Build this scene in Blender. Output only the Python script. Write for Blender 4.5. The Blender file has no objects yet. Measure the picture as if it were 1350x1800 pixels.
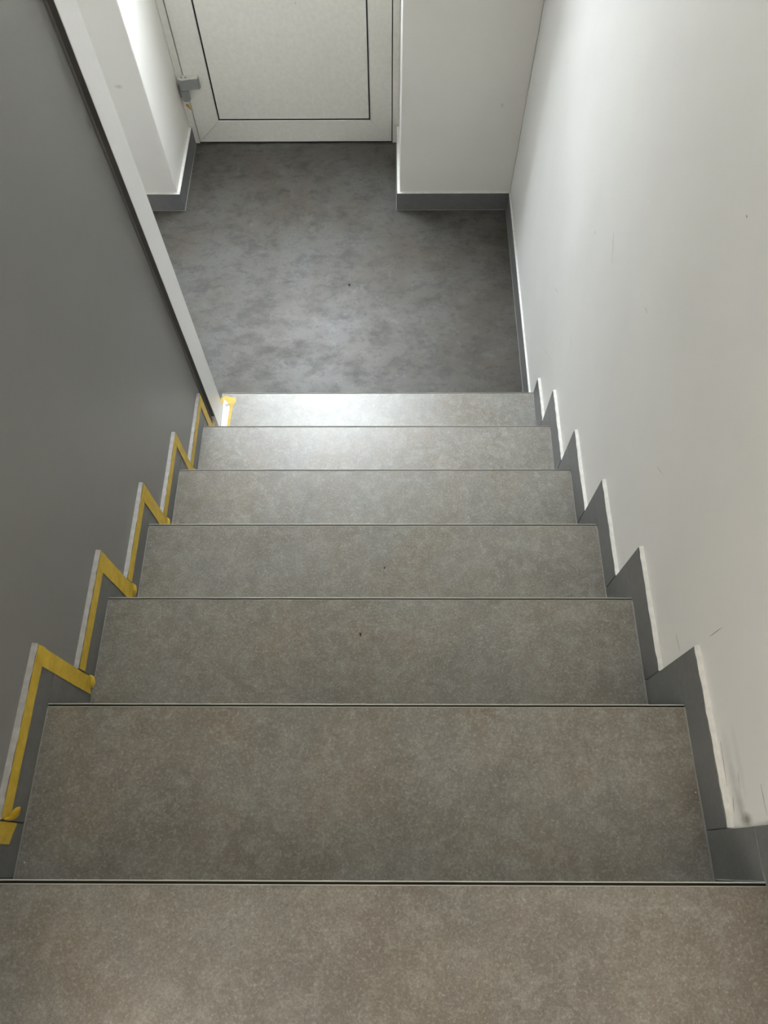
import bpy, bmesh, math, random
from mathutils import Matrix, Vector

random.seed(7)
SC = bpy.context.scene
COL = SC.collection

# ------------------------------------------------------------------ camera
cam_d = bpy.data.cameras.new('camera')
cam_d.sensor_fit = 'HORIZONTAL'
cam_d.sensor_width = 36.0
cam_d.lens = 1289.88 / 1350.0 * 36.0
cam_d.clip_start = 0.02
cam_d.clip_end = 60.0
cam = bpy.data.objects.new('camera', cam_d)
COL.objects.link(cam)
RX, UP, FW = Vector((0.999971, 0.003254, -0.006862)), Vector((0.000062, 0.900049, 0.435789)), Vector((-0.007594, 0.435777, -0.900023))
m = Matrix((RX, UP, -FW)).transposed().to_4x4()
m.translation = Vector((0.60078, 0.0052, 1.13193))
cam.matrix_world = m
SC.camera = cam

# ------------------------------------------------------------------ light
SC.view_settings.view_transform = 'Standard'
SC.view_settings.look = 'None'
SC.view_settings.exposure = 0.0
SC.view_settings.gamma = 1.0
SC.view_settings.use_curve_mapping = False
world = bpy.data.worlds.new('world')
SC.world = world
world.use_nodes = True
bg = world.node_tree.nodes['Background']
bg.inputs['Color'].default_value = (0.93, 0.97, 1.05, 1)
bg.inputs['Strength'].default_value = 57.0


def area(name, loc, rot, sx, sy, power, color, spread=180):
    d = bpy.data.lights.new(name, 'AREA')
    d.shape = 'RECTANGLE'
    d.size, d.size_y = sx, sy
    d.energy = power
    d.color = color
    d.spread = math.radians(spread)
    o = bpy.data.objects.new(name, d)
    o.location, o.rotation_euler = loc, rot
    COL.objects.link(o)
    return o


YD = 3.0816          # plane of the door face
ZF = -1.225          # landing floor level
# sampling portals: the overcast sky outside shines in through the glazed door and the fanlight
for nm, zc, sx, sy in (('portal_door', ZF + 1.615, 0.70, 0.68), ('portal_fanlight', ZF + 2.63, 0.87, 0.94)):
    po = area(nm, (0.163, YD + 0.016, zc), (math.radians(-90), 0, 0), sx, sy, 1.0, (1, 1, 1))
    po.data.cycles.is_portal = True
# unseen warm fill light added upstairs, on the left behind the viewer
area('upstairs_fill', (0.004, -0.72, 0.98), (0, math.radians(-90), 0), 0.70, 0.75, 14.5, (1.0, 0.90, 0.76))

# ------------------------------------------------------------------ measures
R = 0.175
W = 1.1161            # clear width between the skirtings
NY = [-0.0115, 0.2630, 0.5225, 0.7745, 1.0275, 1.2837, 1.5391]      # nosing lines
NZ = [0.0002, -0.1725, -0.3542, -0.5251, -0.6996, -0.8723, -1.0516]  # tread levels
H = 0.0811            # skirting height
WR = [0.0707, 0.0812, 0.0820, 0.0798, 0.0789, 0.0794, 0.0]
WL = [0.0790, 0.0839, 0.0735, 0.0720, 0.0727, 0.0677, 0.0]
YF = 2.6414           # far skirting face
XAR, XAL = 0.6326, -0.3130
WLD = 1.1181
HB = 0.0865
TH = 0.0095           # skirting tile thickness
XWR = W + 0.0102      # right wall plane
XWL = -0.0102         # left (grey) wall plane


# ------------------------------------------------------------------ materials
class NT:
    def __init__(self, name):
        self.m = bpy.data.materials.new(name)
        self.m.use_nodes = True
        self.t = self.m.node_tree
        self.b = self.t.nodes['Principled BSDF']

    def n(self, typ, **kw):
        nd = self.t.nodes.new(typ)
        for k, v in kw.items():
            if k in nd.inputs.keys():
                nd.inputs[k].default_value = v
            else:
                setattr(nd, k, v)
        return nd

    def l(self, a, b):
        self.t.links.new(a, b)

    def val(self, x, sock):
        if hasattr(x, 'links'):
            self.l(x, sock)
        else:
            sock.default_value = x

    def math(self, op, a, b=0.0, clamp=False):
        nd = self.n('ShaderNodeMath', operation=op)
        nd.use_clamp = clamp
        self.val(a, nd.inputs[0])
        self.val(b, nd.inputs[1])
        return nd.outputs[0]

    def mix(self, f, a, b, mode='MIX'):
        nd = self.n('ShaderNodeMix', data_type='RGBA', blend_type=mode)
        self.val(f, nd.inputs[0])
        for x, s in ((a, nd.inputs[6]), (b, nd.inputs[7])):
            if isinstance(x, tuple):
                s.default_value = (*x, 1)
            else:
                self.l(x, s)
        return nd.outputs[2]

    def noise(self, vec, scale, detail=3.0, rough=0.55, dist=0.0):
        nd = self.n('ShaderNodeTexNoise', Scale=scale, Detail=detail, Roughness=rough, Distortion=dist)
        self.l(vec, nd.inputs['Vector'])
        return nd.outputs['Fac']

    def ramp(self, x, lo, hi, a=0.0, b=1.0):
        nd = self.n('ShaderNodeMapRange')
        self.val(x, nd.inputs[0])
        for i, v in enumerate((lo, hi, a, b)):
            nd.inputs[i + 1].default_value = v
        return nd.outputs[0]

    def bump(self, h, strength, dist):
        nd = self.n('ShaderNodeBump', Strength=strength, Distance=dist)
        self.l(h, nd.inputs['Height'])
        self.l(nd.outputs[0], self.b.inputs['Normal'])

    def coords(self, offset=True):
        """object coordinates, shifted by a random amount per object so that no two tiles look alike"""
        tc = self.n('ShaderNodeTexCoord').outputs['Object']
        if not offset:
            return tc
        oi = self.n('ShaderNodeObjectInfo').outputs['Random']
        sc = self.n('ShaderNodeVectorMath', operation='ADD')
        cmb = self.n('ShaderNodeCombineXYZ')
        self.l(self.math('MULTIPLY', oi, 37.0), cmb.inputs[0])
        self.l(self.math('MULTIPLY', oi, 71.0), cmb.inputs[1])
        self.l(self.math('MULTIPLY', oi, 13.0), cmb.inputs[2])
        self.l(tc, sc.inputs[0])
        self.l(cmb.outputs[0], sc.inputs[1])
        return sc.outputs[0]


def plain(name, col, rough=0.5, metal=0.0, spec=0.5, grain=0.0):
    k = NT(name)
    k.b.inputs['Roughness'].default_value = rough
    k.b.inputs['Metallic'].default_value = metal
    k.b.inputs['Specular IOR Level'].default_value = spec
    v = k.coords(False)
    n1 = k.noise(v, 60.0, 3)
    f = k.ramp(n1, 0.3, 0.7)
    d = grain if grain else 0.04
    k.l(k.mix(f, tuple(c * (1 - d) for c in col), tuple(min(1, c * (1 + d)) for c in col)), k.b.inputs['Base Color'])
    return k.m


def tile_mat(name, cool, warm, dark, light, rough, contrast=1.0):
    """mottled concrete-look porcelain: broad grey/brown clouds, fine aggregate, pale and dark flecks"""
    k = NT(name)
    v = k.coords()
    cloud = k.ramp(k.noise(v, 3.6, 5, 0.62, 0.5), 0.36, 0.62)
    c = k.mix(cloud, cool, warm)
    blot = k.ramp(k.noise(v, 8.0, 6, 0.68, 0.4), 0.42, 0.66)
    c = k.mix(k.math('MULTIPLY', blot, 0.42 * contrast), c, dark)
    mid = k.ramp(k.noise(v, 36.0, 6, 0.75, 0.4), 0.46, 0.68)
    c = k.mix(k.math('MULTIPLY', mid, 0.44 * contrast), c, light)
    grain = k.ramp(k.noise(v, 330.0, 3, 0.75), 0.40, 0.64)
    c = k.mix(k.math('MULTIPLY', grain, 0.50 * contrast), c, dark)
    fine = k.ramp(k.noise(v, 210.0, 3, 0.75), 0.52, 0.70)
    c = k.mix(k.math('MULTIPLY', fine, 0.50 * contrast), c, light)
    vo = k.n('ShaderNodeTexVoronoi', Scale=110.0)
    k.l(v, vo.inputs['Vector'])
    sep = k.n('ShaderNodeSeparateColor')
    k.l(vo.outputs['Color'], sep.inputs[0])
    edge = k.math('ADD', vo.outputs['Distance'], k.ramp(k.noise(v, 420.0, 2), 0, 1, -0.25, 0.25))
    fl = k.math('MULTIPLY', k.ramp(edge, 0.26, 0.06), k.math('GREATER_THAN', sep.outputs[0], 0.90))
    c = k.mix(k.math('MULTIPLY', fl, 0.42 * contrast), c, light)
    fl2 = k.math('MULTIPLY', k.ramp(edge, 0.24, 0.06), k.math('GREATER_THAN', sep.outputs[1], 0.90))
    c = k.mix(k.math('MULTIPLY', fl2, 0.55 * contrast), c, dark)
    k.l(c, k.b.inputs['Base Color'])
    k.l(k.ramp(fine, 0, 1, rough, rough + 0.06), k.b.inputs['Roughness'])
    k.b.inputs['Specular IOR Level'].default_value = 0.75
    k.bump(k.noise(v, 160.0, 4, 0.7), 0.08, 0.0006)
    return k.m


TREAD = tile_mat('concrete_look_tile', (0.262, 0.256, 0.240), (0.258, 0.221, 0.178), (0.125, 0.113, 0.096), (0.50, 0.48, 0.43), 0.35)
SKIRT = tile_mat('slate_grey_tile', (0.150, 0.156, 0.160), (0.160, 0.160, 0.158), (0.10, 0.104, 0.108), (0.24, 0.245, 0.25), 0.42, 0.7)


def floor_mat():
    k = NT('mottled_vinyl')
    v = k.coords(False)
    cloud = k.ramp(k.noise(v, 2.6, 4, 0.6, 0.3), 0.38, 0.64)
    c = k.mix(cloud, (0.112, 0.109, 0.103), (0.088, 0.077, 0.062))
    mp = k.n('ShaderNodeMapping')
    mp.inputs['Scale'].default_value = (1.0, 1.5, 1.0)
    k.l(v, mp.inputs['Vector'])
    blot = k.ramp(k.noise(mp.outputs[0], 8.0, 9, 0.78, 0.2), 0.47, 0.62)
    c = k.mix(k.math('MULTIPLY', blot, 0.52), c, (0.038, 0.036, 0.032))
    blot2 = k.ramp(k.noise(mp.outputs[0], 19.0, 7, 0.78, 0.3), 0.53, 0.63)
    c = k.mix(k.math('MULTIPLY', blot2, 0.48), c, (0.034, 0.033, 0.030))
    pale = k.ramp(k.noise(v, 14.0, 8, 0.78, 0.2), 0.54, 0.68)
    c = k.mix(k.math('MULTIPLY', pale, 0.40), c, (0.165, 0.162, 0.155))
    fine = k.ramp(k.noise(v, 150.0, 4, 0.7), 0.44, 0.66)
    c = k.mix(k.math('MULTIPLY', fine, 0.30), c, (0.045, 0.043, 0.040))
    k.l(c, k.b.inputs['Base Color'])
    k.l(k.ramp(blot, 0, 1, 0.42, 0.54), k.b.inputs['Roughness'])
    k.b.inputs['Specular IOR Level'].default_value = 0.32
    k.bump(k.noise(v, 140.0, 3), 0.1, 0.0006)
    return k.m


FLOOR = floor_mat()


def wall_mat(name, col, rough, spec=0.4, stains=(), wave=0.25):
    """rolled wall paint; stains = (centre, radii, strength, colour) soft marks that belong to the wall"""
    k = NT(name)
    g = k.n('ShaderNodeNewGeometry').outputs['Position']
    tone = k.ramp(k.noise(g, 3.0, 4), 0.3, 0.7)
    c = k.mix(tone, tuple(x * 0.975 for x in col), tuple(x * 1.02 for x in col))
    for ctr, rad, s, sc in stains:
        sub = k.n('ShaderNodeVectorMath', operation='SUBTRACT')
        k.l(g, sub.inputs[0])
        sub.inputs[1].default_value = ctr
        dv = k.n('ShaderNodeVectorMath', operation='DIVIDE')
        k.l(sub.outputs[0], dv.inputs[0])
        dv.inputs[1].default_value = rad
        ln = k.n('ShaderNodeVectorMath', operation='LENGTH')
        k.l(dv.outputs[0], ln.inputs[0])
        wob = k.math('ADD', ln.outputs['Value'], k.ramp(k.noise(g, 90.0, 3), 0, 1, -0.35, 0.35))
        c = k.mix(k.ramp(wob, 1.0, 0.15, 0.0, s), c, sc)
    k.l(c, k.b.inputs['Base Color'])
    k.b.inputs['Roughness'].default_value = rough
    k.b.inputs['Specular IOR Level'].default_value = spec
    h = k.math('ADD', k.math('MULTIPLY', k.noise(g, 5.0, 3), 3.0), k.math('MULTIPLY', k.noise(g, 260.0, 2), 0.10))
    k.bump(h, wave, 0.004)
    return k.m


DIRT = (0.20, 0.185, 0.155)
WHITE = wall_mat('white_wall_paint', (0.87, 0.863, 0.85), 0.5, 0.4, [
    ((1.126, 0.070, -0.040), (0.03, 0.012, 0.022), 0.85, DIRT),
    ((1.126, 0.082, -0.052), (0.03, 0.034, 0.016), 0.35, DIRT),
    ((1.126, 0.110, -0.058), (0.03, 0.050, 0.022), 0.22, DIRT),
    ((1.126, 0.160, -0.062), (0.03, 0.050, 0.020), 0.12, DIRT),
    ((1.126, 0.150, -0.030), (0.03, 0.070, 0.012), 0.10, DIRT),
])
WHITE_FAR = wall_mat('white_wall_paint_far', (0.86, 0.84, 0.795), 0.6, 0.3, [
    ((1.036, 2.653, -0.736), (0.008, 0.03, 0.012), 0.35, (0.50, 0.46, 0.30)),
    ((-0.420, 2.653, -0.653), (0.020, 0.03, 0.010), 0.55, (0.48, 0.45, 0.32)),
])
GREY = wall_mat('grey_satin_paint', (0.235, 0.235, 0.228), 0.34, 0.5, (), 0.10)
CEIL = wall_mat('bare_concrete', (0.36, 0.35, 0.33), 0.8, 0.3)
YARD = wall_mat('yard_render', (0.42, 0.40, 0.36), 0.9, 0.2)
TRIMW = plain('white_gloss_board', (0.93, 0.93, 0.92), 0.28, grain=0.008)
CAULK = plain('white_sealant', (0.86, 0.85, 0.81), 0.55, grain=0.08)
CAULKG = plain('grey_white_sealant', (0.60, 0.59, 0.58), 0.7, grain=0.14)
GROUT = plain('grey_grout', (0.37, 0.36, 0.34), 0.8)
METAL = plain('brushed_edge_profile', (0.60, 0.585, 0.54), 0.45, 0.25)
SHADOW = plain('painted_shade', (0.035, 0.031, 0.026), 0.8)  # near-black colour standing for shade in grooves and creases
GAP = plain('dark_grey_profile', (0.115, 0.110, 0.105), 0.6)
GAP2 = plain('mid_grey_profile', (0.20, 0.197, 0.19), 0.6)
CORE = plain('screed', (0.30, 0.29, 0.27), 0.9)
DOORW = plain('white_door_plastic', (0.84, 0.82, 0.765), 0.35)
PANELW = plain('white_door_panel', (0.84, 0.82, 0.765), 0.42)
RUBBER = plain('black_rubber', (0.012, 0.012, 0.012), 0.7)
HINGEG = plain('grey_hinge_metal', (0.30, 0.305, 0.295), 0.45)
HINGEL = plain('lit_hinge_cap', (0.62, 0.615, 0.57), 0.4)  # paler than the hinge: light from above painted into its colour
STEEL = plain('screw_steel', (0.30, 0.30, 0.29), 0.3, 0.8)
STICK = plain('orange_sticker', (0.52, 0.27, 0.02), 0.5)
SCUFF = plain('grey_scuff', (0.66, 0.65, 0.62), 0.8, grain=0.1)
SCUFFD = plain('dark_scuff', (0.42, 0.405, 0.37), 0.8, grain=0.2)
CRUMB = plain('dark_crumb', (0.035, 0.028, 0.022), 0.8)
PLASTER = plain('plaster_white', (0.86, 0.85, 0.82), 0.7)
BEADM = plain('polished_bead', (0.18, 0.18, 0.17), 0.12, 0.9)
PATCHW = plain('patch_white', (0.93, 0.93, 0.91), 0.3)


def tape_mat():
    k = NT('yellow_masking_tape')
    v = k.coords()
    mp = k.n('ShaderNodeMapping')
    mp.inputs['Scale'].default_value = (1, 1, 1)
    k.l(v, mp.inputs['Vector'])
    n1 = k.ramp(k.noise(v, 40.0, 4), 0.35, 0.7)
    c = k.mix(n1, (0.56, 0.375, 0.020), (0.72, 0.50, 0.060))
    pal = k.ramp(k.noise(v, 110.0, 3), 0.62, 0.75)
    c = k.mix(k.math('MULTIPLY', pal, 0.4), c, (0.80, 0.66, 0.25))
    k.l(c, k.b.inputs['Base Color'])
    k.b.inputs['Roughness'].default_value = 0.42
    k.bump(k.noise(v, 130.0, 4), 0.35, 0.0015)
    return k.m


TAPE = tape_mat()


def glass_mat():
    k = NT('door_glass')
    tr = k.n('ShaderNodeBsdfTransparent')
    tr.inputs['Color'].default_value = (0.96, 0.98, 0.97, 1)
    gl = k.n('ShaderNodeBsdfGlossy')
    gl.inputs['Roughness'].default_value = 0.03
    mx = k.n('ShaderNodeMixShader')
    mx.inputs[0].default_value = 0.05
    k.l(tr.outputs[0], mx.inputs[1])
    k.l(gl.outputs[0], mx.inputs[2])
    k.l(mx.outputs[0], k.t.nodes['Material Output'].inputs['Surface'])
    return k.m


GLASS = glass_mat()


# ------------------------------------------------------------------ mesh helpers
def add_box(bm, x0, x1, y0, y1, z0, z1, bev=0.0, seg=1):
    tmp = bmesh.new()
    bmesh.ops.create_cube(tmp, size=1.0)
    for v in tmp.verts:
        v.co = Vector((x0 + (v.co.x + .5) * (x1 - x0), y0 + (v.co.y + .5) * (y1 - y0), z0 + (v.co.z + .5) * (z1 - z0)))
    if bev:
        bmesh.ops.bevel(tmp, geom=tmp.edges[:], offset=bev, segments=seg, affect='EDGES', profile=0.5)
    merge(bm, tmp)


def merge(bm, tmp):
    me = bpy.data.meshes.new('tmp')
    tmp.to_mesh(me)
    tmp.free()
    bm.from_mesh(me)
    bpy.data.meshes.remove(me)


def add_prism(bm, pts, ax, a, b):
    """closed outline pts in the two other axes, extruded along axis ax (0 x, 1 y, 2 z) from a to b"""
    def mk(p, t):
        c = [p[0], p[1]]
        c.insert(ax, t)
        return Vector(c)
    lo = [bm.verts.new(mk(p, a)) for p in pts]
    hi = [bm.verts.new(mk(p, b)) for p in pts]
    n = len(pts)
    bm.faces.new(lo)
    bm.faces.new(hi)
    for i in range(n):
        bm.faces.new((lo[i], lo[(i + 1) % n], hi[(i + 1) % n], hi[i]))
    bmesh.ops.recalc_face_normals(bm, faces=bm.faces[:])


def obj(name, bm, mat, parent=None, loc=None, smooth=False):
    """links bm as one object; its origin is moved to the middle of its base unless loc is given"""
    bmesh.ops.recalc_face_normals(bm, faces=bm.faces[:])
    if loc is None:
        xs = [v.co for v in bm.verts]
        loc = Vector(((min(v.x for v in xs) + max(v.x for v in xs)) / 2, (min(v.y for v in xs) + max(v.y for v in xs)) / 2, min(v.z for v in xs)))
    loc = Vector(loc)
    bmesh.ops.translate(bm, verts=bm.verts[:], vec=-loc)
    me = bpy.data.meshes.new(name)
    bm.to_mesh(me)
    bm.free()
    me.materials.append(mat)
    if smooth:
        for p in me.polygons:
            p.use_smooth = True
    o = bpy.data.objects.new(name, me)
    o.location = loc
    COL.objects.link(o)
    if parent is not None:
        o.parent = parent
        bpy_parent_inverse(o, parent)
    return o


WORLD_LOC = {}


def bpy_parent_inverse(o, parent):
    t = Vector((0, 0, 0))
    p = parent
    while p is not None:
        t += p.location
        p = p.parent
    o.location = o.location - t


def box(name, x0, x1, y0, y1, z0, z1, mat, parent=None, bev=0.0, seg=1):
    bm = bmesh.new()
    add_box(bm, x0, x1, y0, y1, z0, z1, bev, seg)
    return obj(name, bm, mat, parent)


def empty(name, loc, parent=None):
    o = bpy.data.objects.new(name, None)
    o.empty_display_size = 0.1
    o.location = loc
    COL.objects.link(o)
    if parent is not None:
        o.parent = parent
        bpy_parent_inverse(o, parent)
    return o


def struct(o, label=None):
    o['kind'] = 'structure'
    if label:
        o['label'] = label
    return o


def thing(o, label, cat, group=None):
    o['label'], o['category'] = label, cat
    if group:
        o['group'] = group
    return o


# ------------------------------------------------------------------ room shell
ZTOP = 2.60
ZLC = ZF + 3.30       # ceiling over the lower landing
YB = -1.30
struct(box('floor', -1.30, 1.30, 1.45, YD + 0.11, ZF - 0.10, ZF, FLOOR))
wr = struct(box('wall_right', XWR, XWR + 0.15, YB - 0.15, YD + 0.062, ZF - 0.1, ZTOP + 0.1, WHITE))
wl = struct(box('wall_left', -0.105, XWL, YB - 0.15, 1.3835, ZF - 0.1, ZTOP + 0.1, GREY))
wfr = struct(box('wall_far_right', XAR + 0.0125, XWR, YF + 0.0105, YD + 0.062, ZF - 0.1, ZLC + 0.1, WHITE_FAR, bev=0.003))
wfl = struct(box('wall_far_left', -1.30, XAL - 0.0125, YF + 0.0105, YD + 0.062, ZF - 0.1, ZLC + 0.1, WHITE_FAR, bev=0.003))
struct(box('wall_landing_left', -1.30, -1.15, 1.36, YF + 0.0105, ZF - 0.1, ZLC + 0.1, WHITE))
struct(box('wall_landing_back', -1.15, -0.106, 1.30, 1.40, ZF - 0.1, ZLC + 0.1, WHITE))
struct(box('wall_above_door', XAL - 0.0125, XAR + 0.0125, YD - 0.02, YD + 0.062, ZF + 3.15, ZLC + 0.1, WHITE_FAR))
struct(box('wall_back', -0.105, XWR + 0.15, YB - 0.15, YB, -0.20, ZTOP + 0.1, CEIL))
bm = bmesh.new()
add_box(bm, -1.30, XWR + 0.15, 1.30, YD + 0.062, ZLC, ZLC + 0.10)
add_box(bm, -0.105, XWR + 0.15, YB - 0.15, 1.30, ZTOP, ZTOP + 0.10)
add_box(bm, -0.105, XWR + 0.15, 1.30, 1.42, ZLC + 0.10, ZTOP + 0.1)
struct(obj('ceiling', bm, CEIL))

# the yard outside the door and an unseen wall added to hide low sky
struct(box('ground', -14.0, 14.0, YD + 0.112, YD + 20.0, ZF - 0.12, ZF - 0.02, CEIL))
struct(box('wall_sky_block', -9.0, 9.0, YD + 4.0, YD + 4.5, ZF - 0.02, ZF + 6.1, YARD))

# ------------------------------------------------------------------ white end board of the grey partition
t1 = struct(box('trim_1', -0.118, 0.0072, 1.3850, 1.4835, NZ[6] + 0.0003, ZLC, TRIMW, bev=0.0012, seg=2))
box('edge_gasket', -0.1045, 0.0060, 1.3835, 1.3849, NZ[6] + H + 0.002, ZLC, GAP, t1)
box('shadow_gap', XWL + 0.0001, -0.0055, 1.3785, 1.3834, NZ[6] + H + 0.002, ZLC, GAP2, t1, bev=0.0006)

# ------------------------------------------------------------------ staircase
stair = thing(empty('staircase', (W / 2, 0.7, ZF)), 'straight flight of mottled grey tiled steps going down to the landing', 'staircase')
YBACK = [YB + 0.001] + [NY[k - 1] - 0.006 for k in range(1, 7)]      # riser plane behind each tread
bm = bmesh.new()
pts = []
for k in range(7):
    pts += [(YBACK[k] - 0.012 if k else YB, NZ[k] - 0.013), (NY[k] - 0.018, NZ[k] - 0.013)]
out = [(YB, ZF - 0.05)] + pts + [(NY[6] - 0.018, ZF - 0.05)]
add_prism(bm, out, 0, 0.002 - 0.0, W - 0.002)
obj('step_core', bm, CORE, stair)
for k in range(7):
    x0, x1 = (0.0004, W - 0.0004) if k else (XWL + 0.0005, XWR - 0.0005)
    yn = NY[k] - 0.0062
    bm = bmesh.new()
    add_box(bm, x0, x1, YBACK[k] + 0.0005, yn, NZ[k] - 0.012, NZ[k])
    tr = obj('tread', bm, TREAD, stair)
    # metal edge profile: flush lip, groove with its shade painted dark, rounded outer lip
    bm = bmesh.new()
    add_box(bm, x0, x1, yn + 0.0002, yn + 0.0013, NZ[k] - 0.011, NZ[k] + 0.0004, 0.0003)
    z = NZ[k]
    prof = [(NY[k] - 0.0014, z - 0.012), (NY[k], z - 0.012), (NY[k] + 0.0002, z - 0.001), (NY[k] - 0.0003, z), (NY[k] - 0.0011, z + 0.0003), (NY[k] - 0.0015, z - 0.0006)]
    add_prism(bm, prof, 0, x0, x1)
    obj('edge_profile', bm, METAL, tr)
    box('profile_groove', x0, x1, yn + 0.0014, NY[k] - 0.0016, NZ[k] - 0.011, NZ[k] - 0.0040, SHADOW, tr)
    if k:
        for xa, xb in ((0.0004, 0.0022), (W - 0.0026, W - 0.0004)):
            box('grout_line', xa, xb, YBACK[k] + 0.001, yn - 0.001, NZ[k] + 0.0001, NZ[k] + 0.0007, GROUT, tr)
    zb = NZ[k + 1] if k < 6 else ZF
    box('riser', 0.0006, W - 0.0006, NY[k] - 0.0150, NY[k] - 0.0060, zb + 0.0005, NZ[k] - 0.0125, TREAD, stair)


# ------------------------------------------------------------------ stepped skirtings beside the steps
def wavy_strip(x0, x1, y0, y1, z0, z1, amp, mat, parent, name, axis=1, n=14):
    """thin bead with a slightly uneven inner edge, along y (axis 1) or z (axis 2)"""
    bm = bmesh.new()
    rows = []
    a0, a1 = (y0, y1) if axis == 1 else (z0, z1)
    n = max(4, min(40, int(abs(a1 - a0) / 0.012)))
    for i in range(n + 1):
        t = a0 + (a1 - a0) * i / n
        j = amp * random.uniform(-1, 1)
        if axis == 1:
            q = [(x0 + j, t, z0), (x1, t, z0), (x1, t, z1 + 0.3 * j), (x0 + j, t, z1)]
        else:
            q = [(x0 + j, y0, t), (x1, y0, t), (x1, y1, t), (x0 + j, y1 + j, t)]
        rows.append([bm.verts.new(p) for p in q])
    for i in range(n):
        for c in range(4):
            bm.faces.new((rows[i][c], rows[i][(c + 1) % 4], rows[i + 1][(c + 1) % 4], rows[i + 1][c]))
    bm.faces.new(rows[0])
    bm.faces.new(rows[-1])
    return obj(name, bm, mat, parent)


def stepped(name, side, w):
    root = struct(empty(name, (W if side else 0.0, 0.7, ZF)))
    fx = W if side else 0.0
    bx = (W + TH) if side else -TH
    wall = XWR if side else XWL
    xa, xb = min(fx, bx), max(fx, bx)
    mat = CAULK if side else CAULKG
    for k in range(7):
        ya = YB + 0.001 if k == 0 else NY[k - 1] + w[k - 1] + 0.0022
        yb = NY[k] + w[k] if k < 6 else (NY[6] if side else 1.378)
        # tile lying along the tread
        box('skirting_tile', xa, xb, ya, yb, NZ[k] + 0.0004, NZ[k] + H, SKIRT, root, bev=0.0007)
        # upright tile in front of the riser
        if k < 6:
            box('skirting_tile', xa, xb, NY[k] + 0.0008, yb, NZ[k + 1] + 0.0004, NZ[k] - 0.0004, SKIRT, root, bev=0.0007)
        # sealant along the top and down the front edge
        inner = fx + (0.0012 if side else -0.0002)
        wavy_strip(inner, wall, ya, yb + 0.001, NZ[k] + H + 0.0002, NZ[k] + H + 0.0020, 0.0008, mat, root, 'sealant_strip')
        if k < 6 or side:
            zlo = NZ[k + 1] + H + 0.0022 if k < 6 else ZF + HB + 0.002
            wavy_strip(fx + (0.0040 if side else -0.0040), wall, yb + 0.0003, yb + 0.0016, zlo, NZ[k] + H + 0.002, 0.0006, mat, root, 'sealant_strip', axis=2)
    return root


stepped('baseboard_right', 1, WR)
stepped('baseboard_left', 0, WL)

# ------------------------------------------------------------------ skirtings of the landing
def skirting_run(name, x0, x1, y0, y1, cx0, cx1, cy0, cy1, grout):
    root = struct(empty(name, ((x0 + x1) / 2, (y0 + y1) / 2, ZF)))
    box('skirting_tile', x0, x1, y0, y1, ZF + 0.0020, ZF + HB, SKIRT, root, bev=0.0007)
    bm = bmesh.new()
    add_box(bm, cx0, cx1, cy0, cy1, ZF + HB + 0.0002, ZF + HB + 0.0022, 0.0007)
    obj('sealant_strip', bm, CAULK, root)
    bm = bmesh.new()
    add_box(bm, *grout, ZF + 0.0001, ZF + 0.0022, 0.0005)
    obj('grout_line', bm, GROUT, root)
    return root


skirting_run('baseboard_landing_right', WLD, WLD + TH - 0.0015, NY[6] + 0.0006, YF - 0.0004, WLD + 0.001, XWR, NY[6] + 0.0006, YF + 0.004, (WLD - 0.0022, WLD - 0.0002, NY[6] + 0.001, YF - 0.003))
skirting_run('baseboard_far_right', XAR + 0.0005, XWR - 0.0006, YF, YF + TH, XAR + 0.0015, XWR - 0.003, YF + 0.0010, YF + 0.0118, (XAR - 0.0005, WLD - 0.003, YF - 0.0022, YF - 0.0002))
skirting_run('baseboard_alcove_right', XAR, XAR + TH, YF + TH + 0.0006, YD - 0.004, XAR + 0.001, XAR + 0.0138, YF + TH + 0.003, YD - 0.004, (XAR - 0.0022, XAR - 0.0002, YF, YD - 0.004))
skirting_run('baseboard_far_left', -1.149, XAL - 0.0005, YF, YF + TH, -1.149, XAL - 0.0015, YF + 0.0010, YF + 0.0118, (-1.149, XAL + 0.0005, YF - 0.0022, YF - 0.0002))
skirting_run('baseboard_alcove_left', XAL - TH, XAL, YF + TH + 0.0006, YD - 0.004, XAL - 0.0138, XAL - 0.001, YF + TH + 0.003, YD - 0.004, (XAL + 0.0002, XAL + 0.0022, YF, YD - 0.004))

# ------------------------------------------------------------------ outside door
door = struct(empty('door_1', (0.16, YD, ZF)))
XL0, XL1 = -0.2900, 0.6105          # leaf
XP0, XP1 = -0.1850, 0.5155          # panel opening
ZL0, ZL1 = ZF + 0.010, ZF + 2.06
ZP0 = ZF + 0.1150
ZM0, ZM1 = ZF + 1.18, ZF + 1.28
ZG1 = ZF + 1.955
fr = empty('door_frame', (0.16, YD, ZF), door)
box('frame_post', XAL - 0.0120, XL0 - 0.0040, YD, YD + 0.075, ZF + 0.0005, ZF + 2.068, DOORW, fr, bev=0.0015)
box('frame_post', XL1 + 0.0040, XAR + 0.0120, YD, YD + 0.075, ZF + 0.0005, ZF + 2.068, DOORW, fr, bev=0.0015)
box('frame_head', XAL - 0.0120, XAR + 0.0120, YD, YD + 0.075, ZF + 2.070, ZF + 2.108, DOORW, fr, bev=0.0015)
box('threshold', XL0 - 0.003, XL1 + 0.003, YD + 0.020, YD + 0.10, ZF + 0.0005, ZF + 0.009, RUBBER, fr)
box('frame_rebate', XL0 - 0.0038, XL0 - 0.0004, YD + 0.010, YD + 0.06, ZF + 0.001, ZF + 2.068, RUBBER, fr)
box('frame_rebate', XL1 + 0.0004, XL1 + 0.0038, YD + 0.010, YD + 0.06, ZF + 0.001, ZF + 2.068, RUBBER, fr)
box('leak_stop', XL0 - 0.006, XL0 + 0.020, YD + 0.0625, YD + 0.072, ZF + 0.010, ZF + 2.068, RUBBER, fr)  # stops added behind the leaf only to block light leaks
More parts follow.
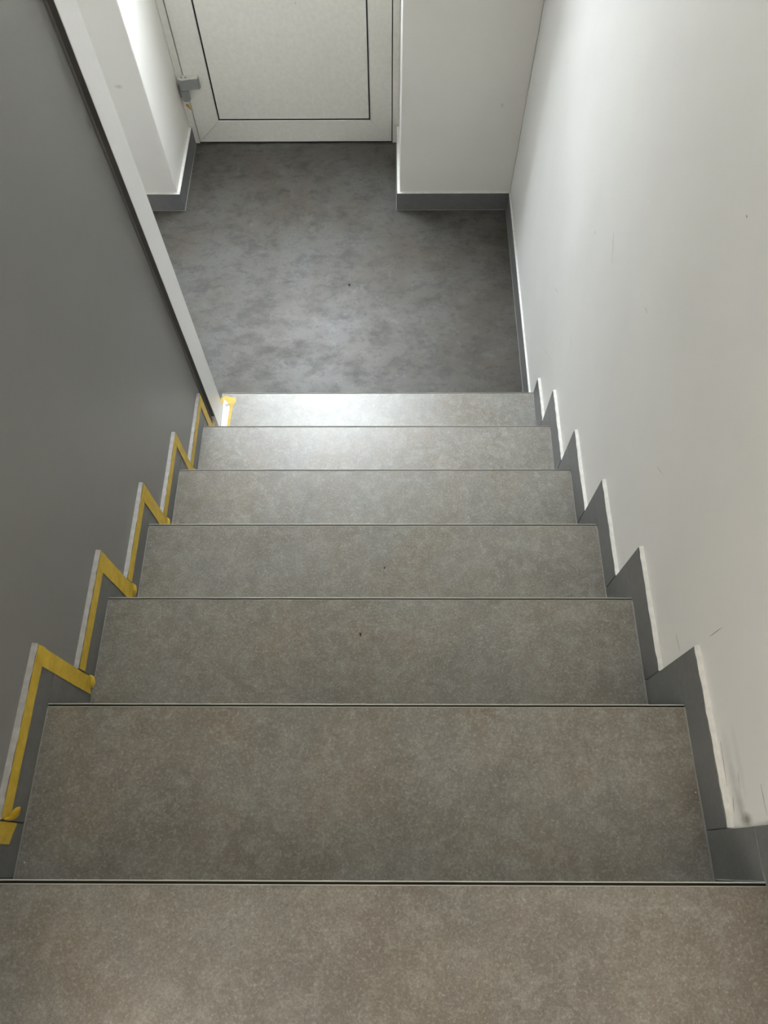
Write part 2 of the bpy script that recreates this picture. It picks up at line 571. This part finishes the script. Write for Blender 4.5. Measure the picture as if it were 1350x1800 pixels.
box('leak_stop', XL1 - 0.020, XL1 + 0.006, YD + 0.0625, YD + 0.072, ZF + 0.010, ZF + 2.068, RUBBER, fr)
box('leak_stop', XL0, XL1, YD + 0.0625, YD + 0.072, ZF + 2.045, ZF + 2.074, RUBBER, fr)
leaf = empty('door_leaf', (0.16, YD, ZL0), door)
Y0L, Y1L = YD - 0.002, YD + 0.062


def mitred(name, pts):
    bm = bmesh.new()
    add_prism(bm, pts, 1, Y0L, Y1L)
    bmesh.ops.bevel(bm, geom=[e for e in bm.edges], offset=0.0009, segments=1, affect='EDGES')
    return obj(name, bm, DOORW, leaf)


g = 0.00025
mitred('stile', [(XL0, ZL0 + g), (XP0 - g, ZP0 + g), (XP0 - g, ZG1), (XL0, ZL1)])
mitred('stile', [(XL1, ZL0 + g), (XP1 + g, ZP0 + g), (XP1 + g, ZG1), (XL1, ZL1)])
mitred('bottom_rail', [(XL0 + g, ZL0), (XL1 - g, ZL0), (XP1, ZP0), (XP0, ZP0)])
mitred('top_rail', [(XL0 + g, ZL1), (XL1 - g, ZL1), (XP1, ZG1 + g), (XP0, ZG1 + g)])
mitred('middle_rail', [(XP0, ZM0), (XP1, ZM0), (XP1, ZM1), (XP0, ZM1)])


def ring(name, x0, x1, z0, z1, wd, y0, y1, mat, parent):
    bm = bmesh.new()
    add_box(bm, x0, x0 + wd, y0, y1, z0, z1)
    add_box(bm, x1 - wd, x1, y0, y1, z0, z1)
    add_box(bm, x0 + wd, x1 - wd, y0, y1, z0, z0 + wd)
    add_box(bm, x0 + wd, x1 - wd, y0, y1, z1 - wd, z1)
    return obj(name, bm, mat, parent)


ring('glazing_bead', XP0, XP1, ZP0, ZM0, 0.0022, YD - 0.0035, YD + 0.010, DOORW, leaf)
ring('gasket', XP0 + 0.0022, XP1 - 0.0022, ZP0 + 0.0022, ZM0 - 0.0022, 0.0062, YD + 0.0025, YD + 0.030, RUBBER, leaf)
box('panel', XP0 + 0.0086, XP1 - 0.0086, YD + 0.0020, YD + 0.026, ZP0 + 0.0086, ZM0 - 0.0086, PANELW, leaf, bev=0.001)
ring('gasket', XP0 + 0.0005, XP1 - 0.0005, ZM1 + 0.0005, ZG1 - 0.0005, 0.006, YD + 0.0025, YD + 0.030, RUBBER, leaf)
box('glass_pane', XP0 + 0.0068, XP1 - 0.0068, YD + 0.0060, YD + 0.012, ZM1 + 0.0068, ZG1 - 0.0068, GLASS, leaf)
# small marks worn into the panel
for a, b, wd in (((0.2261, -0.5961), (0.2311, -0.6110), 0.006), ((0.4785, -0.9300), (0.4810, -0.9330), 0.004), ((0.4913, -0.9627), (0.5040, -0.9970), 0.0018)):
    bm = bmesh.new()
    d = Vector((b[0] - a[0], b[1] - a[1]))
    p = Vector((-d.y, d.x)).normalized() * wd / 2
    mdx, mdz = (a[0] + b[0]) / 2, (a[1] + b[1]) / 2
    add_prism(bm, [a, (mdx + p.x, mdz + p.y), b, (mdx - p.x, mdz - p.y)], 1, YD + 0.0014, YD + 0.0021)
    obj('scuff_mark', bm, SCUFF, leaf)

# fanlight over the door
win = struct(empty('window_1', (0.16, YD, ZF + 2.112)))
ring('window_frame', XAL - 0.0120, XAR + 0.0120, ZF + 2.112, ZF + 3.148, 0.050, YD, YD + 0.060, DOORW, win)
box('glass_pane', XAL + 0.0382, XAR - 0.0382, YD + 0.0060, YD + 0.012, ZF + 2.1622, ZF + 3.0978, GLASS, win)

# hinge: flag on the leaf, knuckle, lower bracket on the frame
hg = empty('hinge', (-0.285, YD, ZF + 0.235), door)


def rounded_outline(pts, n=6):
    return pts


bm = bmesh.new()          # upper flag with knuckle barrel in plan (x, y), extruded up
plan = []
for i in range(11):
    a = math.radians(80 + 200 * i / 10)
    plan.append((-0.296 + 0.0165 * math.cos(a), YD - 0.0195 + 0.0165 * math.sin(a)))
plan += [(-0.262, YD - 0.0260), (-0.230, YD - 0.0225), (-0.2262, YD - 0.0190), (-0.2262, YD - 0.0022), (-0.286, YD - 0.0022)]
add_prism(bm, plan, 2, ZF + 0.283, ZF + 0.329)
bmesh.ops.bevel(bm, geom=bm.edges[:], offset=0.0012, segments=1, affect='EDGES')
flag = obj('hinge_flag', bm, HINGEG, hg)
bm = bmesh.new()
plan2 = [(p[0] * 0.985 - 0.0042, p[1] + 0.0004) for p in plan]
add_prism(bm, plan2, 2, ZF + 0.3292, ZF + 0.3335)
bmesh.ops.bevel(bm, geom=bm.edges[:], offset=0.0010, segments=1, affect='EDGES')
cap = obj('hinge_cap', bm, HINGEL, hg)
for cx in (-0.297, -0.279):
    bm = bmesh.new()
    bmesh.ops.create_cone(bm, cap_ends=True, segments=14, radius1=0.0050, radius2=0.0042, depth=0.0016, matrix=Matrix.Translation((cx, YD - 0.0175, ZF + 0.3342)))
    obj('screw', bm, STEEL, hg)
bm = bmesh.new()
n = 18
lo = [(-0.2960 + 0.0180 * math.cos(2 * math.pi * i / n), YD - 0.0205 + 0.0180 * math.sin(2 * math.pi * i / n)) for i in range(n)]
add_prism(bm, lo, 2, ZF + 0.234, ZF + 0.2795)
bmesh.ops.bevel(bm, geom=bm.edges[:], offset=0.0016, segments=2, affect='EDGES')
obj('hinge_barrel', bm, HINGEG, hg)
bm = bmesh.new()
add_box(bm, -0.3230, -0.2950, YD - 0.0100, YD - 0.0003, ZF + 0.236, ZF + 0.292, 0.0014, 2)
brk = obj('hinge_bracket', bm, HINGEG, hg)
for dz in (0.252, 0.276):
    bm = bmesh.new()
    bmesh.ops.create_cone(bm, cap_ends=True, segments=12, radius1=0.0036, radius2=0.0028, depth=0.0014, matrix=Matrix.Translation((-0.3165, YD - 0.0107, ZF + dz)) @ Matrix.Rotation(math.radians(90), 4, 'X'))
    obj('screw', bm, STEEL, hg)
bm = bmesh.new()
add_prism(bm, [(-0.3150, ZF + 0.194), (-0.3080, ZF + 0.201), (-0.2995, ZF + 0.198), (-0.2950, ZF + 0.168), (-0.3060, ZF + 0.182)], 1, YD - 0.0006, YD - 0.0001)
obj('sticker', bm, STICK, door)['label'] = 'small orange triangular sticker'


# ------------------------------------------------------------------ scuffs and scratches on the right wall
def scuff(a, b, wd, mat):
    bm = bmesh.new()
    a, b = Vector(a), Vector(b)
    d = b - a
    p = Vector((-d.y, d.x)).normalized() * wd / 2
    pts = []
    for t, s in ((0, 0.25), (0.3, 1.0), (0.7, 0.8), (1.0, 0.15)):
        pts.append(tuple(a + d * t + p * s))
    for t, s in ((1.0, 0.15), (0.6, 0.9), (0.25, 0.7), (0.0, 0.25)):
        pts.append(tuple(a + d * t - p * s))
    add_prism(bm, pts, 0, XWR - 0.0003, XWR + 0.0002)
    obj('scuff_mark', bm, mat, wr)


for a, b, wd, mt in (
        ((0.3936, -0.1806), (0.3587, -0.1770), 0.0016, SCUFFD), ((0.3480, -0.0457), (0.3481, 0.0048), 0.0016, SCUFFD),
        ((0.1132, 0.0254), (0.0722, 0.0247), 0.0012, SCUFFD), ((0.1872, -0.0798), (0.1197, -0.0863), 0.0018, SCUFFD),
        ((1.3460, -0.1330), (1.2931, -0.1782), 0.0030, SCUFF), ((1.0432, -0.0459), (1.0215, -0.0416), 0.0022, SCUFF),
        ((1.4723, -0.2463), (1.4659, -0.2552), 0.0030, SCUFF), ((1.6622, -0.6554), (1.6183, -0.6330), 0.0025, SCUFF),
        ((0.7154, -0.1298), (0.6835, -0.1087), 0.0014, SCUFF), ((0.8712, 0.3465), (0.8661, 0.3459), 0.0030, SCUFFD),
        ((0.1046, -0.0726), (0.0808, -0.0800), 0.0016, SCUFFD), ((0.5502, -0.2736), (0.5121, -0.2702), 0.0022, SCUFF),
        ((0.8624, -0.5134), (0.8440, -0.5279), 0.0020, SCUFF), ((1.3955, -0.5652), (1.3499, -0.5725), 0.0018, SCUFF),
        ((1.6071, -0.8830), (1.4480, -0.7681), 0.0014, SCUFF), ((0.1379, -0.0381), (0.1142, -0.0436), 0.0030, SCUFF)):
    scuff(a, b, wd, mt)


# ------------------------------------------------------------------ yellow masking tape on the left skirting
def ribbon(bm, rows):
    """thin sheet (0.25 mm) from rows of points [(p_top, p_bottom), ...] in (x, y, z); thickened along +x"""
    f = [[bm.verts.new(p) for p in r] for r in rows]
    faces = []
    for i in range(len(f) - 1):
        for j in range(len(f[0]) - 1):
            faces.append(bm.faces.new((f[i][j], f[i + 1][j], f[i + 1][j + 1], f[i][j + 1])))
    bmesh.ops.recalc_face_normals(bm, faces=bm.faces[:])
    bmesh.ops.solidify(bm, geom=bm.faces[:], thickness=0.00025)


def tape_along(k, y0, y1, wid=0.029, rag0=0.002, rag1=0.002):
    bm = bmesh.new()
    n = 16
    top = NZ[k] + H - 0.0004
    rows = []
    for i in range(n + 1):
        t = i / n
        y = y0 + (y1 - y0) * t
        e = random.uniform(-0.0006, 0.0006)
        x = 0.0005 + random.uniform(0, 0.0003)
        rag = (rag0 if i == 0 else rag1 if i == n else 0)
        rows.append([(x, y, top), (x + 0.0002, y + rag * random.uniform(-1, 1), top - wid * 0.5), (x, y + rag, top - wid + e)])
    ribbon(bm, rows)
    return obj('masking_tape', bm, TAPE)


def tape_down(k, z1, wid, skew=0.0, lift=0.004, edge=0.0):
    bm = bmesh.new()
    n = 12
    yb = NY[k] + WL[k] - 0.0006 - edge
    z0 = NZ[k] + H - 0.0012
    rows = []
    for i in range(n + 1):
        t = i / n
        z = z0 + (z1 - z0) * t
        x = 0.0011 + random.uniform(0, 0.0003)
        e = random.uniform(-0.0005, 0.0005)
        kx = lift * max(0, (t - 0.80) / 0.2) ** 2
        sk = skew * t
        rows.append([(x + kx, yb, z + sk * 0.5), (x + kx * 0.5, yb - wid * 0.5, z), (x, yb - wid + e, z - sk)])
    ribbon(bm, rows)
    return obj('masking_tape', bm, TAPE)


ORD = [''] + ['the %s step from the viewer' % w for w in ('second', 'third', 'fourth', 'fifth', 'sixth')] + ['the farthest step']
GA, GD = 'masking tape along the left skirting tops', 'masking tape down the left skirting fronts'
for k in range(1, 7):
    y0 = NY[k - 1] + WL[k - 1] + 0.003
    y1 = NY[k] + WL[k] - 0.0008 if k < 6 else 1.3775
    tp = tape_along(k, y0, y1)
    thing(tp, 'long yellow tape strip along the left skirting of ' + ORD[k], 'tape', GA)
    if k == 1:
        # loose tail of the strip curling off the skirting
        bm = bmesh.new()
        rows = []
        for px_, py_, pz_, hw in ((0.0012, 0.0705, 0.0735, 0.0020), (0.0040, 0.0712, 0.0665, 0.0026), (0.0070, 0.0724, 0.0668, 0.0040),
                                  (0.0105, 0.0746, 0.0677, 0.0056), (0.0140, 0.0778, 0.0690, 0.0066), (0.0175, 0.0815, 0.0700, 0.0062),
                                  (0.0202, 0.0852, 0.0707, 0.0044), (0.0220, 0.0882, 0.0710, 0.0010)):
            z_ = NZ[1] + pz_
            rows.append([(max(0.001, px_ - hw * 0.56), py_ + hw * 0.77, z_ + hw * 0.31), (px_ + 0.0008, py_, z_ + 0.001), (px_ + hw * 0.56, py_ - hw * 0.77, z_ - hw * 0.31)])
        ribbon(bm, rows)
        obj('curled_end', bm, TAPE, tp, smooth=True)['label'] = 'curled loose end of the tape'
DOWN = {1: (NZ[1] - 0.163, 0.031, 0.014), 2: (NZ[2] - 0.130, 0.037, 0.010), 3: (NZ[3] - 0.130, 0.037, 0.008), 4: (NZ[4] - 0.140, 0.028, 0.004), 5: (NZ[5] - 0.150, 0.030, 0.0)}
for k, (z1, wid, sk) in DOWN.items():
    tp = tape_down(k, z1, wid, sk)
    thing(tp, 'short yellow tape strip down the left skirting end of ' + ORD[k], 'tape', GD)
    # crumpled lower end folded over itself
    bm = bmesh.new()
    yb = NY[k] + WL[k] - 0.001
    rows = []
    for i in range(6):
        t = i / 5
        rows.append([(0.0022 + 0.006 * math.sin(t * 2.6), yb + 0.004 - 0.004 * t, z1 + 0.012 - 0.018 * t),
                     (0.0016 + 0.009 * math.sin(t * 2.4), yb - wid * 0.30, z1 + 0.006 - 0.015 * t),
                     (0.0018 + 0.003 * math.sin(t * 2.0), yb - wid * 0.62, z1 + 0.002 - 0.012 * t)])
    ribbon(bm, rows)
    obj('crumpled_end', bm, TAPE, tp, smooth=True)
# torn piece on the upright tile below the viewer's step
bm = bmesh.new()
rows = []
for i in range(9):
    t = i / 8
    z = NZ[0] + H - 0.004 + (-0.143 - H + 0.004) * t
    cut = 0.0
    rows.append([(0.0010, 0.0672, z + 0.010 * t * 0 - 0.004 * t), (0.0013, 0.052, z + 0.004 * t), (0.0010, 0.0355, z + 0.009 * t)])
ribbon(bm, rows)
thing(obj('masking_tape', bm, TAPE), 'broad torn yellow masking tape end at the left edge beside the curled tape tail', 'tape')
# tape around the foot of the white end board, with a white patch on top
bm = bmesh.new()
zt = NZ[6] + 0.0003
pl = [(0.0078, 1.300), (0.0395, 1.300), (0.0400, 1.420), (0.0435, 1.4850), (0.0525, 1.5000), (0.0480, 1.5190), (0.0290, 1.5195), (0.0170, 1.5255), (0.0060, 1.5200), (-0.003, 1.5170), (-0.003, 1.4842), (0.0078, 1.4842)]
add_prism(bm, pl, 2, zt, zt + 0.0004)
ft = thing(obj('masking_tape', bm, TAPE), 'yellow masking tape with a white patch on it around the foot of the white board', 'tape')
bm = bmesh.new()
pl = [(0.0080, 1.302), (0.0292, 1.302), (0.0296, 1.360), (0.0301, 1.4200), (0.0318, 1.4750), (0.0310, 1.4840), (0.0290, 1.4855), (0.0200, 1.4990), (0.0110, 1.5080), (0.0085, 1.4990), (0.0080, 1.4860)]
add_prism(bm, pl, 2, zt + 0.0005, zt + 0.0010)
obj('white_patch', bm, PATCHW, ft)['label'] = 'white patch over the tape'
for y0, y1, x0, x1 in ((1.4862, 1.4880, 0.010, 0.036), (1.4812, 1.4828, 0.013, 0.033)):
    bm = bmesh.new()
    add_prism(bm, [(x0, (y0 + y1) / 2), ((x0 + x1) / 2, y0), (x1, y1), ((x0 + x1) / 2, y1)], 2, zt + 0.0011, zt + 0.0018)
    obj('crease', bm, SHADOW, ft)  # shade of the folds drawn as dark strips


# ------------------------------------------------------------------ specks lying about
def speck(name, loc, r, sc, rot, mat, sub=1, jit=0.25):
    bm = bmesh.new()
    bmesh.ops.create_icosphere(bm, subdivisions=sub, radius=r)
    for v in bm.verts:
        v.co *= 1 + random.uniform(-jit, jit)
        v.co = Vector((v.co.x * sc[0], v.co.y * sc[1], v.co.z * sc[2]))
    bmesh.ops.rotate(bm, cent=(0, 0, 0), matrix=Matrix.Rotation(rot, 3, 'Z'), verts=bm.verts[:])
    lo = min(v.co.z for v in bm.verts)
    bmesh.ops.translate(bm, verts=bm.verts[:], vec=(0, 0, -lo))
    o = obj(name, bm, mat, None, (0, 0, 0), smooth=sub > 1)
    o.location = loc
    return o


thing(speck('bead', (0.4317, 2.2054, ZF + 0.0001), 0.0042, (1, 1, 1), 0, BEADM, 3, 0.0), 'tiny shiny dark bead lying alone on the landing floor', 'bead')
thing(speck('crumb', (0.5400, 0.4410, NZ[2] + 0.0001), 0.0025, (0.8, 2.2, 1.0), 0.15, CRUMB), 'larger dark crumb with its shadow near the middle of the third step from the viewer', 'crumb')  # drawn long so that its dark shape takes in the shadow
thing(speck('crumb', (0.5890, 0.6570, NZ[3] + 0.0001), 0.0020, (0.7, 2.0, 1.0), -0.5, CRUMB), 'smaller dark elongated crumb near the middle of the fourth step from the viewer', 'crumb')
thing(speck('plaster_crumb', (0.0142, 0.0103, NZ[1] + 0.0001), 0.0013, (1, 1, 1), 0, PLASTER), 'white plaster crumb at the left end of the second step from the viewer', 'crumb')
thing(speck('plaster_crumb', (1.1090, 0.1188, NZ[1] + 0.0001), 0.0012, (1, 1, 1), 0, PLASTER), 'white plaster crumb by the right skirting of the second step from the viewer', 'crumb')
thing(speck('tape_scrap', (0.8910, 1.0240, NZ[4] + 0.0005), 0.0026, (1.4, 0.7, 0.4), 0.2, TAPE), 'tiny yellow tape scrap on the edge of the fifth step from the viewer', 'tape')
